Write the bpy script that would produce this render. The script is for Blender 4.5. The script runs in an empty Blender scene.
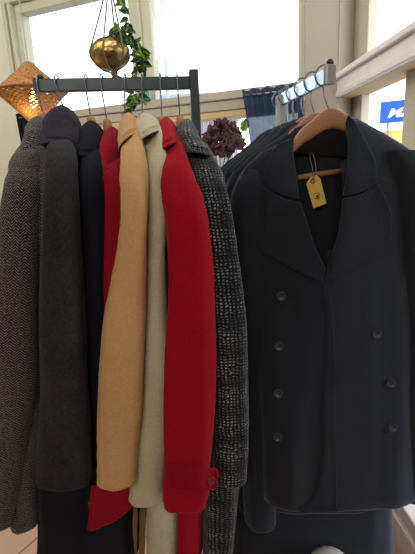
import bpy, bmesh, math, random
from mathutils import Vector, Matrix, noise, geometry
from mathutils.bvhtree import BVHTree
random.seed(7)
sc = bpy.context.scene
COL = sc.collection
PI = math.pi

# ------------------------------------------------------------------ camera
F = 417.0
CAMZ = 1.35
pit, rol = math.radians(13.7), math.radians(2.75)
f_ = Vector((0, math.cos(pit), -math.sin(pit)))
u0 = Vector((0, math.sin(pit), math.cos(pit)))
r0 = Vector((1, 0, 0))
r_ = math.cos(rol)*r0 - math.sin(rol)*u0
u_ = math.sin(rol)*r0 + math.cos(rol)*u0
CAM = Vector((0, 0, CAMZ))
cd = bpy.data.cameras.new('camera')
cam = bpy.data.objects.new('camera', cd)
COL.objects.link(cam)
cam.matrix_world = Matrix(((r_.x, u_.x, -f_.x, 0), (r_.y, u_.y, -f_.y, 0), (r_.z, u_.z, -f_.z, CAMZ), (0, 0, 0, 1)))
cd.sensor_fit = 'VERTICAL'
cd.sensor_height = 36
cd.lens = F/554*36
cd.clip_start = .02
sc.camera = cam

def ray(px, py):
    return r_*((px-207.5)/F) + u_*((277-py)/F) + f_
def P(px, py, Y):                         # the point at depth Y whose direction was measured in the photograph
    d = ray(px, py)
    return CAM + d*(Y/d.y)
def PL(px, py, o, d2):                    # the point on a vertical plane through o along d2
    n = Vector((-d2.y, d2.x, 0)); d = ray(px, py)
    t = n.dot(o-CAM)/n.dot(d)
    return CAM + d*t

# ------------------------------------------------------------------ materials
def lin(c):
    return tuple(((x/255)/12.92 if x/255 <= .04045 else ((x/255+.055)/1.055)**2.4) for x in c) + (1,)
class NT:
    def __init__(s, name):
        s.m = bpy.data.materials.new(name); s.m.use_nodes = True
        s.t = s.m.node_tree; s.n = s.t.nodes; s.b = s.n['Principled BSDF']; s.out = s.n['Material Output']
    def new(s, ty, **k):
        n = s.n.new(ty)
        for a, v in k.items():
            if a in n.inputs.keys(): n.inputs[a].default_value = v
            else: setattr(n, a, v)
        return n
    def ln(s, a, b):
        s.t.links.new(a, b)
    def val(s, x, sock):
        if hasattr(x, 'is_linked'): s.ln(x, sock)
        else: sock.default_value = x
    def math(s, op, a, b=0.0, c=0.0):
        n = s.n.new('ShaderNodeMath'); n.operation = op
        s.val(a, n.inputs[0]); s.val(b, n.inputs[1]); s.val(c, n.inputs[2])
        return n.outputs[0]
    def mix(s, fac, a, b):
        n = s.n.new('ShaderNodeMix'); n.data_type = 'RGBA'
        s.val(fac, n.inputs[0]); s.val(a, n.inputs[6]); s.val(b, n.inputs[7])
        return n.outputs[2]
    def coord(s, uv=False, scale=(1, 1, 1)):
        c = s.n.new('ShaderNodeTexCoord'); m = s.n.new('ShaderNodeMapping')
        m.inputs['Scale'].default_value = scale
        s.ln(c.outputs['UV' if uv else 'Object'], m.inputs[0])
        return m.outputs[0]
    def noise(s, vec, scale, detail=3, rough=.6):
        n = s.new('ShaderNodeTexNoise', Scale=scale, Detail=detail, Roughness=rough)
        s.ln(vec, n.inputs['Vector']); return n.outputs[0]
    def bump(s, h, strength=.3, dist=.002):
        n = s.new('ShaderNodeBump', Strength=strength, Distance=dist)
        s.ln(h, n.inputs['Height']); s.ln(n.outputs[0], s.b.inputs['Normal'])
    def base(s, col=None, rough=.8, metal=0, spec=.3, sheen=0, sheen_col=None):
        b = s.b.inputs
        if col is not None: s.val(col, b['Base Color'])
        b['Roughness'].default_value = rough; b['Metallic'].default_value = metal
        b['Specular IOR Level'].default_value = spec
        b['Sheen Weight'].default_value = sheen
        b['Sheen Roughness'].default_value = .5
        if sheen_col: b['Sheen Tint'].default_value = sheen_col
        return s.m

def plain(name, c, rough=.6, metal=0, spec=.3, var=.12, scale=30):
    t = NT(name); co = t.coord(); nz = t.noise(co, scale)
    c1 = lin(c); c2 = tuple(x*(1-var) for x in c1[:3]) + (1,)
    t.bump(nz, .08)
    return t.base(t.mix(nz, c2, c1), rough, metal, spec)

def wool(name, c, c2=None, scale=420, big=9, sheen=.25, sc_col=None, bump=.35):
    t = NT(name); co = t.coord()
    fine = t.noise(co, scale, 2, .7); bign = t.noise(co, big, 3)
    cc = lin(c); d = lin(c2) if c2 else tuple(x*.72 for x in cc[:3]) + (1,)
    k = t.math('ADD', t.math('MULTIPLY', fine, .6), t.math('MULTIPLY', bign, .4))
    k = t.math('MULTIPLY_ADD', t.math('SUBTRACT', k, .5), 2.2, .5)
    k.node.use_clamp = True
    t.bump(fine, bump, .0015)
    return t.base(t.mix(k, d, cc), .95, 0, .12, sheen, sc_col or tuple(min(1, x*1.5+.1) for x in cc[:3]) + (1,))

def herringbone(name):
    t = NT(name); co = t.coord(True)
    sep = t.n.new('ShaderNodeSeparateXYZ'); t.ln(co, sep.inputs[0]); u, v = sep.outputs[0], sep.outputs[1]
    per = .017
    tri = t.math('MULTIPLY', t.math('ABSOLUTE', t.math('SUBTRACT', t.math('FRACT', t.math('DIVIDE', u, per)), .5)), per*1.1)
    st = t.math('FRACT', t.math('DIVIDE', t.math('ADD', v, tri), .0056))
    st = t.math('GREATER_THAN', st, .56)
    nz = t.noise(co, 260, 2, .8); k = t.math('MULTIPLY', st, t.math('MULTIPLY_ADD', nz, 3.2, -1.05)); k.node.use_clamp = True
    t.bump(k, .4, .001)
    return t.base(t.mix(k, lin((16, 15, 17)), lin((132, 124, 121))), .95, 0, .1, .15)

def plaid(name):
    t = NT(name); co = t.coord(True)
    sep = t.n.new('ShaderNodeSeparateXYZ'); t.ln(co, sep.inputs[0]); u, v = sep.outputs[0], sep.outputs[1]
    wob = t.math('MULTIPLY_ADD', t.noise(co, 60, 2, .6), .012, -.006)
    u = t.math('ADD', u, wob); v = t.math('ADD', v, wob)
    fu = t.math('FRACT', t.math('DIVIDE', u, .0078))
    fv = t.math('FRACT', t.math('DIVIDE', v, .0064))
    a = t.math('GREATER_THAN', fu, .48); b = t.math('GREATER_THAN', fv, .5)
    spot = t.math('MULTIPLY', a, b)
    bu = t.math('MULTIPLY_ADD', t.math('SINE', t.math('MULTIPLY', u, 2*PI/.052)), .32, .68)
    bv = t.math('MULTIPLY_ADD', t.math('SINE', t.math('MULTIPLY', v, 2*PI/.065)), .32, .68)
    nz = t.math('MULTIPLY_ADD', t.noise(co, 120, 2, .8), 3.4, -1.05)
    k = t.math('MULTIPLY', t.math('MULTIPLY', spot, t.math('MULTIPLY', bu, bv)), nz); k.node.use_clamp = True
    t.bump(spot, .4, .001)
    return t.base(t.mix(k, lin((20, 22, 26)), lin((156, 157, 158))), .95, 0, .1, .12)

def wood(name, c, c2):
    t = NT(name); co = t.coord(False, (3, 3, 25)); nz = t.noise(co, 14, 4)
    t.bump(nz, .1)
    return t.base(t.mix(nz, lin(c2), lin(c)), .45, 0, .35)

M = {}
M['herring'] = herringbone('herringbone tweed')
M['plaid'] = plaid('checked tweed')
M['charcoal'] = wool('charcoal wool', (52, 50, 53), (18, 18, 21), 170)
M['charcoal_collar'] = wool('dark charcoal collar', (48, 47, 58), (20, 20, 28), 170)
M['black'] = wool('black wool', (24, 25, 33), (15, 15, 21))
M['crimson'] = wool('crimson wool', (150, 14, 34), (105, 8, 22))
M['camel'] = wool('camel wool', (188, 152, 104), (162, 128, 84), 240)
M['stone'] = wool('pale grey wool', (188, 179, 153), (154, 145, 120), 300)
M['red'] = wool('bright red wool', (154, 9, 29), (122, 6, 23), 240)
M['red_shaded'] = wool('shaded red wool strap', (142, 7, 25), (116, 5, 20), 240)  # darker red stands in for the shadow lines along the strap
M['navy'] = wool('navy wool', (33, 36, 42), (24, 26, 31), 200, 7, .55, lin((140, 148, 166)))  # heavy pale sheen stands in for window haze over the navy
M['navy2'] = wool('deep navy wool', (31, 34, 40), (23, 25, 29), 200, 7, .5, lin((140, 148, 166)))  # same sheen-made haze on the coats behind
M['lining'] = plain('dark lining', (26, 28, 38), .45, 0, .4)
M['lining_lifted'] = wool('brightened back lining', (112, 122, 150), (88, 96, 120), 160)  # pale colour makes up for the light missing inside the neck
M['belt'] = wool('tan belt', (140, 104, 66), (100, 72, 44))
M['button_red'] = plain('red button', (120, 12, 26), .3, 0, .5)
M['button_navy'] = plain('navy button', (36, 40, 49), .4, 0, .35)
M['wood'] = wood('pale hanger wood', (196, 150, 102), (160, 112, 70))
M['wood2'] = wood('brown hanger wood', (158, 114, 82), (124, 84, 56))
M['chrome'] = plain('chrome', (176, 196, 212), .22, 1, .5, .05)
M['wire'] = plain('hook wire', (120, 125, 132), .3, 1, .5, .1)
M['steel'] = plain('dark painted steel', (42, 53, 59), .38, .3, .5, .2, 60)
M['brushed'] = plain('grey metal', (150, 152, 146), .4, .7, .5)
M['frame'] = plain('cream window paint', (205, 200, 178), .5, 0, .35, .08, 12)
M['frame_w'] = plain('white window paint', (228, 222, 219), .5, 0, .35, .06, 12)
M['frame_b'] = plain('darkened window paint', (168, 160, 142), .6, 0, .25, .1, 12)  # back transom colour darkened to offset the overhead fill
M['frame_g'] = plain('greenish cream window paint', (182, 182, 158), .5, 0, .3, .08, 12)
M['reveal'] = plain('tan window reveal', (196, 170, 128), .6, 0, .3, .12, 14)
M['wall'] = plain('cream wall plaster', (206, 204, 184), .9, 0, .1, .06, 6)
M['pier'] = plain('grey beige plaster', (172, 160, 144), .9, 0, .1, .08, 8)
M['wallr'] = plain('plaster', (196, 188, 178), .9, 0, .1, .06, 6)
M['ceil'] = plain('ceiling paint', (225, 222, 215), .9, 0, .1, .04, 5)
M['white_sill'] = plain('white panel', (190, 178, 178), .6, 0, .2, .06, 8)
M['twine'] = plain('twine', (126, 108, 90), .9, 0, .1, .3, 200)
M['tag'] = plain('kraft tag', (205, 170, 92), .8, 0, .1, .18, 40)
M['tag_ink'] = plain('stamp ink', (92, 66, 34), .8, 0, .1)
M['eyelet'] = plain('tag eyelet', (150, 92, 46), .5, 0, .3)
M['label'] = plain('woven label', (92, 92, 98), .7, 0, .2)
M['leaf'] = plain('vine leaf', (62, 96, 44), .45, 0, .4, .45, 40)
M['leaf2'] = plain('light leaf', (122, 158, 62), .45, 0, .4, .3, 40)
M['stem'] = plain('stem', (96, 104, 60), .6)
M['petal'] = plain('burgundy petal', (112, 82, 82), .8, 0, .2, .45, 30)
M['pot'] = plain('clay pot', (150, 96, 70), .8)
M['bin'] = plain('pale plastic', (205, 200, 196), .4, 0, .4, .05)
M['ext'] = plain('pale render', (225, 225, 232), .9, 0, .1, .04, 2)
M['ext2'] = plain('lavender cladding', (150, 143, 155), .9, 0, .1, .05, 2)
M['extroof'] = plain('grey roof', (140, 148, 165), .9, 0, .1, .08, 2)
M['ext3'] = plain('grey pole paint', (150, 162, 165), .8)
M['pave'] = plain('paving', (170, 170, 176), .9, 0, .1, .15, 6)
M['sign'] = plain('sign blue', (18, 84, 176), .45, 0, .3, .06, 6)
M['sign_w'] = plain('sign white', (245, 245, 245), .5, 0, .3, .02)
M['awning'] = plain('yellow fascia', (236, 190, 120), .7, 0, .2, .05)
M['greenglass'] = plain('green bottle glass', (70, 120, 100), .1, 0, .6, .1)

def brass():
    t = NT('hammered brass'); co = t.coord(); v = t.new('ShaderNodeTexVoronoi', Scale=70.0); t.ln(co, v.inputs['Vector'])
    t.bump(v.outputs[0], .5, .004); nz = t.noise(co, 18)
    return t.base(t.mix(nz, lin((92, 76, 40)), lin((172, 148, 92))), .32, 1, .5)
M['brass'] = brass()
def glass():
    t = NT('window glass')
    tr = t.new('ShaderNodeBsdfTransparent'); gl = t.new('ShaderNodeBsdfGlossy', Roughness=.02)
    co = t.coord(); nz = t.noise(co, 2)
    mx = t.n.new('ShaderNodeMixShader'); t.ln(t.math('MULTIPLY_ADD', nz, .02, .03), mx.inputs[0])
    t.ln(tr.outputs[0], mx.inputs[1]); t.ln(gl.outputs[0], mx.inputs[2]); t.ln(mx.outputs[0], t.out.inputs[0])
    return t.m
M['glass'] = glass()
def sheer():
    t = NT('sheer navy voile'); co = t.coord(False)
    nz = t.noise(co, 500, 2)
    tr = t.new('ShaderNodeBsdfTransparent'); tr.inputs[0].default_value = (.75, .85, 1, 1)
    mx = t.n.new('ShaderNodeMixShader'); t.ln(t.math('MULTIPLY_ADD', nz, .14, .85), mx.inputs[0])
    t.base(lin((40, 52, 78)), .9, 0, .1)
    t.ln(tr.outputs[0], mx.inputs[1]); t.ln(t.b.outputs[0], mx.inputs[2]); t.ln(mx.outputs[0], t.out.inputs[0])
    return t.m
M['sheer'] = sheer()
def weave(name, c1, c2):
    t = NT(name); co = t.coord(True)
    sep = t.n.new('ShaderNodeSeparateXYZ'); t.ln(co, sep.inputs[0]); u, v = sep.outputs[0], sep.outputs[1]
    a = t.math('SINE', t.math('MULTIPLY', u, 2*PI/.016)); b = t.math('SINE', t.math('MULTIPLY', v, 2*PI/.014))
    w = t.math('MULTIPLY', a, b); nz = t.math('MULTIPLY_ADD', t.noise(co, 90, 3, .8), 2.0, -.5)
    k = t.math('ADD', t.math('MULTIPLY', w, .35), nz); k.node.use_clamp = True
    hole = t.math('GREATER_THAN', t.math('ADD', t.math('MULTIPLY', w, .3), t.noise(co, 70, 2, .7)), .64)
    t.base(t.mix(k, lin(c2), lin(c1)), .7, 0, .2)
    trl = t.new('ShaderNodeBsdfTranslucent'); t.ln(t.mix(k, lin(c2), lin(c1)), trl.inputs[0])
    m1 = t.n.new('ShaderNodeMixShader'); m1.inputs[0].default_value = .4
    t.ln(t.b.outputs[0], m1.inputs[1]); t.ln(trl.outputs[0], m1.inputs[2])
    tr = t.new('ShaderNodeBsdfTransparent'); m2 = t.n.new('ShaderNodeMixShader')
    t.ln(hole, m2.inputs[0]); t.ln(m1.outputs[0], m2.inputs[1]); t.ln(tr.outputs[0], m2.inputs[2])
    t.ln(m2.outputs[0], t.out.inputs[0]); return t.m
M['weave'] = weave('woven rattan', (206, 164, 112), (120, 82, 46))
def bulb():
    t = NT('lit bulb'); t.base(lin((255, 240, 200)), .4)
    t.b.inputs['Emission Color'].default_value = lin((255, 224, 160)); t.b.inputs['Emission Strength'].default_value = 30
    return t.m
M['bulb'] = bulb()
def tiles():
    t = NT('beige floor tile'); co = t.coord(False, (1, 1, 1)); co.node.inputs['Rotation'].default_value = (0, 0, .55)
    br = t.new('ShaderNodeTexBrick', Scale=1.0); br.offset = 0
    t.ln(co, br.inputs['Vector'])
    for k, v in (('Mortar Size', .004), ('Brick Width', .33), ('Row Height', .33), ('Color1', lin((196, 160, 140))), ('Color2', lin((186, 152, 132))), ('Mortar', lin((120, 92, 82)))):
        br.inputs[k].default_value = v
    nz = t.noise(co, 12); t.bump(nz, .05)
    return t.base(t.mix(t.math('MULTIPLY', nz, .35), br.outputs[0], lin((160, 126, 108))), .45, 0, .4)
M['tile'] = tiles()

# ------------------------------------------------------------------ mesh helpers
def link(name, me, mat=None, parent=None, smooth=True):
    o = bpy.data.objects.new(name, me); COL.objects.link(o)
    if mat is not None: me.materials.append(mat)
    if smooth:
        for p in me.polygons: p.use_smooth = True
    if parent is not None:
        o.parent = parent
        o.matrix_parent_inverse = Matrix.Translation(parent.location).inverted()
    return o
def from_bm(name, bm, mat, parent=None, smooth=True):
    me = bpy.data.meshes.new(name); bm.normal_update(); bm.to_mesh(me); bm.free()
    return link(name, me, mat, parent, smooth)
def tag(o, label=None, cat=None, group=None, kind=None):
    for k, v in (('label', label), ('category', cat), ('group', group), ('kind', kind)):
        if v: o[k] = v
    return o
def empty(name, loc, label=None, cat=None, group=None, kind=None):
    o = bpy.data.objects.new(name, None); COL.objects.link(o); o.location = loc; o.empty_display_size = .05
    return tag(o, label, cat, group, kind)
def cr(p0, p1, p2, p3, t):
    return .5*((2*p1) + (-p0+p2)*t + (2*p0-5*p1+4*p2-p3)*t*t + (-p0+3*p1-3*p2+p3)*t**3)
def spline(pts, n):
    """Catmull-Rom resampling of a list of equal-length tuples, n steps per span."""
    out = []; N = len(pts)
    for i in range(N-1):
        q = [pts[max(0, i-1)], pts[i], pts[i+1], pts[min(N-1, i+2)]]
        for j in range(n):
            out.append(tuple(cr(*[w[k] for w in q], j/n) for k in range(len(pts[0]))))
    out.append(tuple(pts[-1])); return out
def rings_mesh(bm, rings, cap0=True, cap1=False, uv=True):
    lay = bm.loops.layers.uv.verify()
    N = len(rings[0]); vs = [[bm.verts.new(p) for p in rg] for rg in rings]
    mid = rings[len(rings)//2]; us = [0.0]
    for i in range(N): us.append(us[-1] + (Vector(mid[(i+1) % N])-Vector(mid[i])).length)
    vv = [0.0]
    for i in range(len(rings)-1):
        vv.append(vv[-1] + sum((Vector(rings[i+1][k])-Vector(rings[i][k])).length for k in range(0, N, 4))/len(range(0, N, 4)))
    for i in range(len(rings)-1):
        for k in range(N):
            k2 = (k+1) % N
            fc = bm.faces.new((vs[i][k], vs[i+1][k], vs[i+1][k2], vs[i][k2]))
            for lp, (a, b) in zip(fc.loops, ((us[k], vv[i]), (us[k], vv[i+1]), (us[k+1], vv[i+1]), (us[k+1], vv[i]))):
                lp[lay].uv = (a, b)
    if cap0: bm.faces.new(vs[0])
    if cap1: bm.faces.new(list(reversed(vs[-1])))
    return vs
def sup(c, e):
    return math.copysign(abs(c)**e, c)
def hang(name, nodes, mat, parent, N=44, e=.75, per=9, wr=.006, seed=0, fold=.004, cuff=True, near=0.0):
    """A hanging cloth tube. nodes: (px_left, px_right, py, depth, half_depth[, py_right])."""
    nd = [tuple(n)+(n[2],) if len(n) == 5 else tuple(n) for n in nodes]
    sp = spline(nd, per); rings = []
    for i, (L, R, y, d, hd, yr) in enumerate(sp):
        a = P(L, y, d-near*hd); b = P(R, yr, d-near*hd); a.y = b.y = d; a.z = P(L, y, d-hd).z; b.z = P(R, yr, d-hd).z; c = (a+b)/2; h = (b-a)/2
        t = i/(len(sp)-1); rg = []
        for k in range(N):
            th = 2*PI*k/N
            q = c + h*sup(math.cos(th), e) + Vector((0, -hd*sup(math.sin(th), e), 0))
            out = (h.normalized()*math.cos(th) + Vector((0, -math.sin(th), 0)))
            w = min(1, t*4)
            dsp = wr*w*noise.noise(Vector((q.x*14, q.y*14, q.z*5+seed*7.3))) + fold*w*noise.noise(Vector((q.x*38+seed, q.y*38, q.z*2.2)))
            dsp += .0012*noise.noise(q*60)
            rg.append(q + out*dsp)
        rings.append(rg)
    if cuff:
        last = rings[-1]; c = sum(last, Vector())/N
        r1 = [c+(q-c)*.97+Vector((0, 0, -.003)) for q in last]
        r2 = [c+(q-c)*.88+Vector((0, 0, 0)) for q in last]
        r3 = [c+(q-c)*.84+Vector((0, 0, .07 if cuff is True else cuff)) for q in last]
        rings += [r1, r2, r3]
    bm = bmesh.new(); rings_mesh(bm, rings)
    bmesh.ops.recalc_face_normals(bm, faces=bm.faces)
    return from_bm(name, bm, mat, parent)
def tube_bm(bm, pts, rad, N=10, closed=False):
    pts = [Vector(p) for p in pts]; n = len(pts); rings = []; up = None
    for i, p in enumerate(pts):
        if closed: t = pts[(i+1) % n]-pts[i-1]
        else: t = pts[min(n-1, i+1)]-pts[max(0, i-1)]
        t.normalize()
        if up is None: up = t.orthogonal().normalized()
        up = (up - t*up.dot(t)).normalized(); s = t.cross(up)
        r = rad(i/(n-1)) if callable(rad) else rad
        rings.append([p + (up*math.cos(2*PI*k/N) + s*math.sin(2*PI*k/N))*r for k in range(N)])
    if closed: rings.append(rings[0])
    rings_mesh(bm, rings, not closed, not closed)
    if closed: bmesh.ops.remove_doubles(bm, verts=bm.verts, dist=1e-6)
def tube(name, pts, rad, mat, parent=None, N=10, closed=False, smooth_n=0):
    if smooth_n: pts = [Vector(q) for q in spline([tuple(p) for p in pts], smooth_n)]
    bm = bmesh.new(); tube_bm(bm, pts, rad, N, closed)
    bmesh.ops.recalc_face_normals(bm, faces=bm.faces)
    return from_bm(name, bm, mat, parent)
def box_bm(bm, x0, x1, y0, y1, z0, z1, mtx=None, bev=0.0):
    g = bmesh.ops.create_cube(bm, size=1.0)
    for v in g['verts']:
        v.co = Vector(((x0+x1)/2+v.co.x*(x1-x0), (y0+y1)/2+v.co.y*(y1-y0), (z0+z1)/2+v.co.z*(z1-z0)))
    if bev:
        es = list({e for v in g['verts'] for e in v.link_edges})
        r = bmesh.ops.bevel(bm, geom=es, offset=bev, segments=2, affect='EDGES', profile=.5)
        vs = list({v for fc in r['faces'] for v in fc.verts} | {v for v in g['verts'] if v.is_valid})
    else: vs = g['verts']
    if mtx is not None:
        for v in vs: v.co = mtx @ v.co
def boxes(name, lst, mat, parent=None, mtx=None, bev=0.0):
    bm = bmesh.new()
    for b in lst: box_bm(bm, *b, mtx=mtx, bev=bev)
    return from_bm(name, bm, mat, parent, False)
def lathe(name, prof, mat, parent, loc, axis=Vector((0, 0, 1)), N=36, sx=1, sy=1):
    bm = bmesh.new(); q = axis.to_track_quat('Z', 'Y').to_matrix()
    rings = [[Vector(loc)+q @ Vector((r*math.cos(2*PI*k/N)*sx, r*math.sin(2*PI*k/N)*sy, z)) for k in range(N)] for r, z in prof]
    rings_mesh(bm, rings, True, True)
    bmesh.ops.recalc_face_normals(bm, faces=bm.faces)
    return from_bm(name, bm, mat, parent)
def bvh_of(*objs):
    vs, fs = [], []
    for o in objs:
        off = len(vs); vs += [o.matrix_world @ v.co for v in o.data.vertices]
        fs += [[off+i for i in p.vertices] for p in o.data.polygons]
    return BVHTree.FromPolygons(vs, fs)
def inpoly(x, y, poly):
    c = False; j = len(poly)-1
    for i in range(len(poly)):
        xi, yi = poly[i]; xj, yj = poly[j]
        if (yi > y) != (yj > y) and x < (xj-xi)*(y-yi)/(yj-yi)+xi: c = not c
        j = i
    return c
def patch(name, poly, bvh, mat, parent, off=.006, thick=.006, step=4.0, bias=None, fallback=.9, smooth_rim=0, shift=Vector()):
    """A cloth piece (lapel, strap, flap) lying on a coat: outline measured in the photograph, laid on the coat's surface."""
    bnd = []
    for i in range(len(poly)):
        a, b = poly[i], poly[(i+1) % len(poly)]; n = max(1, int(math.hypot(b[0]-a[0], b[1]-a[1])/step))
        bnd += [(a[0]+(b[0]-a[0])*k/n, a[1]+(b[1]-a[1])*k/n) for k in range(n)]
    xs = [q[0] for q in poly]; ys = [q[1] for q in poly]; inner = []
    y = min(ys)+step/2
    while y < max(ys):
        x = min(xs)+step/2
        while x < max(xs):
            if inpoly(x, y, poly) and min((x-b[0])**2+(y-b[1])**2 for b in bnd) > (step*.6)**2: inner.append((x, y))
            x += step
        y += step
    pts = [Vector(q) for q in bnd+inner]; nb = len(bnd)
    res = geometry.delaunay_2d_cdt(pts, [(i, (i+1) % nb) for i in range(nb)], [], 1, 1e-4)
    v2, _, fs = res[0], res[1], res[2]
    bm = bmesh.new(); lay = bm.loops.layers.uv.verify(); co = []; lastd = fallback
    for q in v2:
        d = ray(q.x, q.y).normalized(); h = bvh.ray_cast(CAM+shift, d) if bvh else (None,)
        if h[0] is not None and abs(h[0].y-shift.y-fallback) < .14: pt = h[0]-shift; lastd = pt.y
        else: pt = P(q.x, q.y, lastd)
        o = off + (bias(q.x, q.y) if bias else 0)
        co.append(pt - d*o)
    # smooth the draped surface a little
    nbr = [set() for _ in co]
    for fc in fs:
        for i in range(len(fc)): nbr[fc[i]].add(fc[i-1]); nbr[fc[i-1]].add(fc[i])
    deps = [(c-CAM).length for c in co]
    for _ in range(4): deps = [.5*deps[i]+.5*sum(deps[j] for j in nbr[i])/max(1, len(nbr[i])) for i in range(len(co))]
    co = [CAM + (c-CAM).normalized()*dd + shift for c, dd in zip(co, deps)]
    vs = [bm.verts.new(c) for c in co]
    for fc in fs:
        try: g = bm.faces.new([vs[i] for i in fc])
        except ValueError: continue
        for lp in g.loops: lp[lay].uv = (lp.vert.co.x, lp.vert.co.z)
    bmesh.ops.recalc_face_normals(bm, faces=bm.faces)
    bm.normal_update()
    if sum((fc.normal.dot(CAM-fc.calc_center_median()) for fc in bm.faces)) < 0: bmesh.ops.reverse_faces(bm, faces=bm.faces)
    o = from_bm(name, bm, mat, parent)
    m = o.modifiers.new('solidify', 'SOLIDIFY'); m.thickness = thick; m.offset = -1
    b = o.modifiers.new('bevel', 'BEVEL'); b.width = min(.002, thick*.35); b.segments = 2; b.limit_method = 'ANGLE'; b.angle_limit = 1.0
    return o
def button(px, py, bvh, rad, mat, parent, fallback=.85, shift=Vector(), name='button', holes=True):
    d = ray(px, py).normalized(); h = bvh.ray_cast(CAM+shift, d)
    if h[0] is not None: pt, nn = h[0], h[1]
    else: pt, nn = P(px, py, fallback)+shift, -d
    if nn.dot(d) > 0: nn = -nn
    nn = (nn - d).normalized()
    prof = [(rad*.01, 0), (rad*.85, 0), (rad, .0012), (rad, .0035), (rad*.88, .0048), (rad*.72, .0036), (rad*.01, .003)]
    o = lathe(name, prof, mat, parent, pt+nn*.0025, nn, 24)
    if holes:
        q = nn.to_track_quat('Z', 'Y').to_matrix()
        bm = bmesh.new()
        for sx in (-1, 1):
            for sy in (-1, 1):
                c = pt+nn*.0025+q @ Vector((sx*rad*.25, sy*rad*.25, .0032))
                tube_bm(bm, [c, c+nn*.0006], rad*.13, 8)
        from_bm('thread_hole', bm, M['lining'], o)
    return o

# ------------------------------------------------------------------ world and added fill lights
w = bpy.data.worlds.new('sky'); sc.world = w; w.use_nodes = True
nt = w.node_tree; bg = nt.nodes['Background']
tc = nt.nodes.new('ShaderNodeTexCoord'); gr = nt.nodes.new('ShaderNodeSeparateXYZ'); rmp = nt.nodes.new('ShaderNodeValToRGB')
nt.links.new(tc.outputs['Generated'], gr.inputs[0]); nt.links.new(gr.outputs[2], rmp.inputs[0])
rmp.color_ramp.elements[0].color = (.86, .92, 1, 1); rmp.color_ramp.elements[1].color = (.90, .95, 1, 1)
nt.links.new(rmp.outputs[0], bg.inputs[0]); bg.inputs[1].default_value = 3.6
def area(name, loc, tgt, size, energy, col):
    l = bpy.data.lights.new(name, 'AREA'); l.shape = 'RECTANGLE'; l.size, l.size_y = size; l.energy = energy; l.color = col
    o = bpy.data.objects.new(name, l); COL.objects.link(o); o.location = loc
    o.rotation_euler = (Vector(tgt)-Vector(loc)).to_track_quat('-Z', 'Y').to_euler(); return o
area('fill_light', (-.5, -1.7, 2.6), (-.1, .8, .75), (1.5, 1.0), 50, (1, .93, .84))  # added fill from behind the camera, brightens the coat fronts
area('fill_light', (-.55, 1.15, 2.68), (-.75, 2.5, 1.1), (1.3, .5), 17, (1, .97, .93))  # added fill, lifts the back wall and the coat tops

area('fill_light', (-1.55, 1.2, 2.66), (-1.15, 2.65, 1.75), (.5, .5), 18, (1, .99, .94))  # added fill for the dim left end of the back wall

# ------------------------------------------------------------------ room shell
dR = Vector((math.sin(math.radians(-2.7)), math.cos(math.radians(-2.7)), 0))
QR = Vector((.66, 1.2, 0))
C = Vector((.6221, 2.0036, 0))
dB = Vector((-math.sin(math.radians(67.7)), math.cos(math.radians(67.7)), 0))
def frame_mtx(o, d, n):        # local x along the wall, y outwards, z up
    return Matrix(((d.x, n.x, 0, o.x), (d.y, n.y, 0, o.y), (0, 0, 1, 0), (0, 0, 0, 1)))
nB = Vector((-dB.y, dB.x, 0));  nB = nB if nB.y > 0 else -nB
MB_ = frame_mtx(C, dB, nB)
dRt = -dR; nR = Vector((1, 0, 0)); nR = (nR - dRt*nR.dot(dRt)).normalized()
MR_ = frame_mtx(C, dRt, nR)
CEIL = 2.72; T = .16
def struct(o): o['kind'] = 'structure'; return o
SILL = 1.16; ZT = 1.745; ZB = 1.637; TOPW = 2.30; SL = 1.768; SB = 3.2
# back wall: pier, part left of the window, below the sill, above the window
struct(boxes('wall_back', [(-.0, .145, 0, T, 0, CEIL), ], M['pier'], None, MB_))
struct(boxes('wall_left', [(1.835, SB, 0, T, 0, CEIL), (.145, 1.835, 0, T, 0, SILL-.03), (.145, 1.835, 0, T, TOPW+.10, CEIL)], M['wall'], None, MB_))
wb = struct(boxes('window_1', [
    (.145, .18, .02, .10, SILL, TOPW), (SL, SL+.035, .02, .10, SILL, TOPW), (.145, 1.80, .02, .10, TOPW, TOPW+.05),
    (.935, 1.062, .035, .10, ZT-.001, TOPW), (.985, 1.005, .02, .04, ZT-.001, TOPW), (.97, 1.03, .02, .10, SILL, ZB+.001),
    (.145, 1.80, .03, .10, SILL-.002, SILL+.045)], M['frame_g'], None, MB_, .004))
boxes('window_surround', [(SL+.035, SL+.055, -.012, .09, SILL-.03, TOPW+.08), (SL+.055, SL+.065, .0, .09, SILL-.03, TOPW+.08), (SL+.065, SL+.09, -.02, .09, SILL-.03, TOPW+.10),
     (.145, SL+.09, -.015, .09, TOPW+.05, TOPW+.11)], M['frame_g'], wb, MB_, .003)
boxes('transom_bar', [(.145, SL+.05, -.02, .10, ZB+.068, ZT), (.145, SL+.05, -.008, .10, ZB+.02, ZB+.068)], M['frame_b'], wb, MB_, .005)
boxes('transom_reveal', [(.145, SL+.05, .0, .10, ZB-.012, ZB+.02)], M['reveal'], wb, MB_, .003)
for (a0, a1, z0, z1) in ((.18, .925, ZT, TOPW), (1.062, SL, ZT, TOPW), (.18, .97, SILL+.045, ZB), (1.03, SL, SILL+.045, ZB)):
    boxes('pane', [(a0, a1, .048, .053, z0, z1)], M['glass'], wb, MB_)
struct(boxes('trim_sill', [(.145, 1.85, -.12, .03, SILL-.035, SILL)], M['frame_w'], None, MB_, .006))
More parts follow.
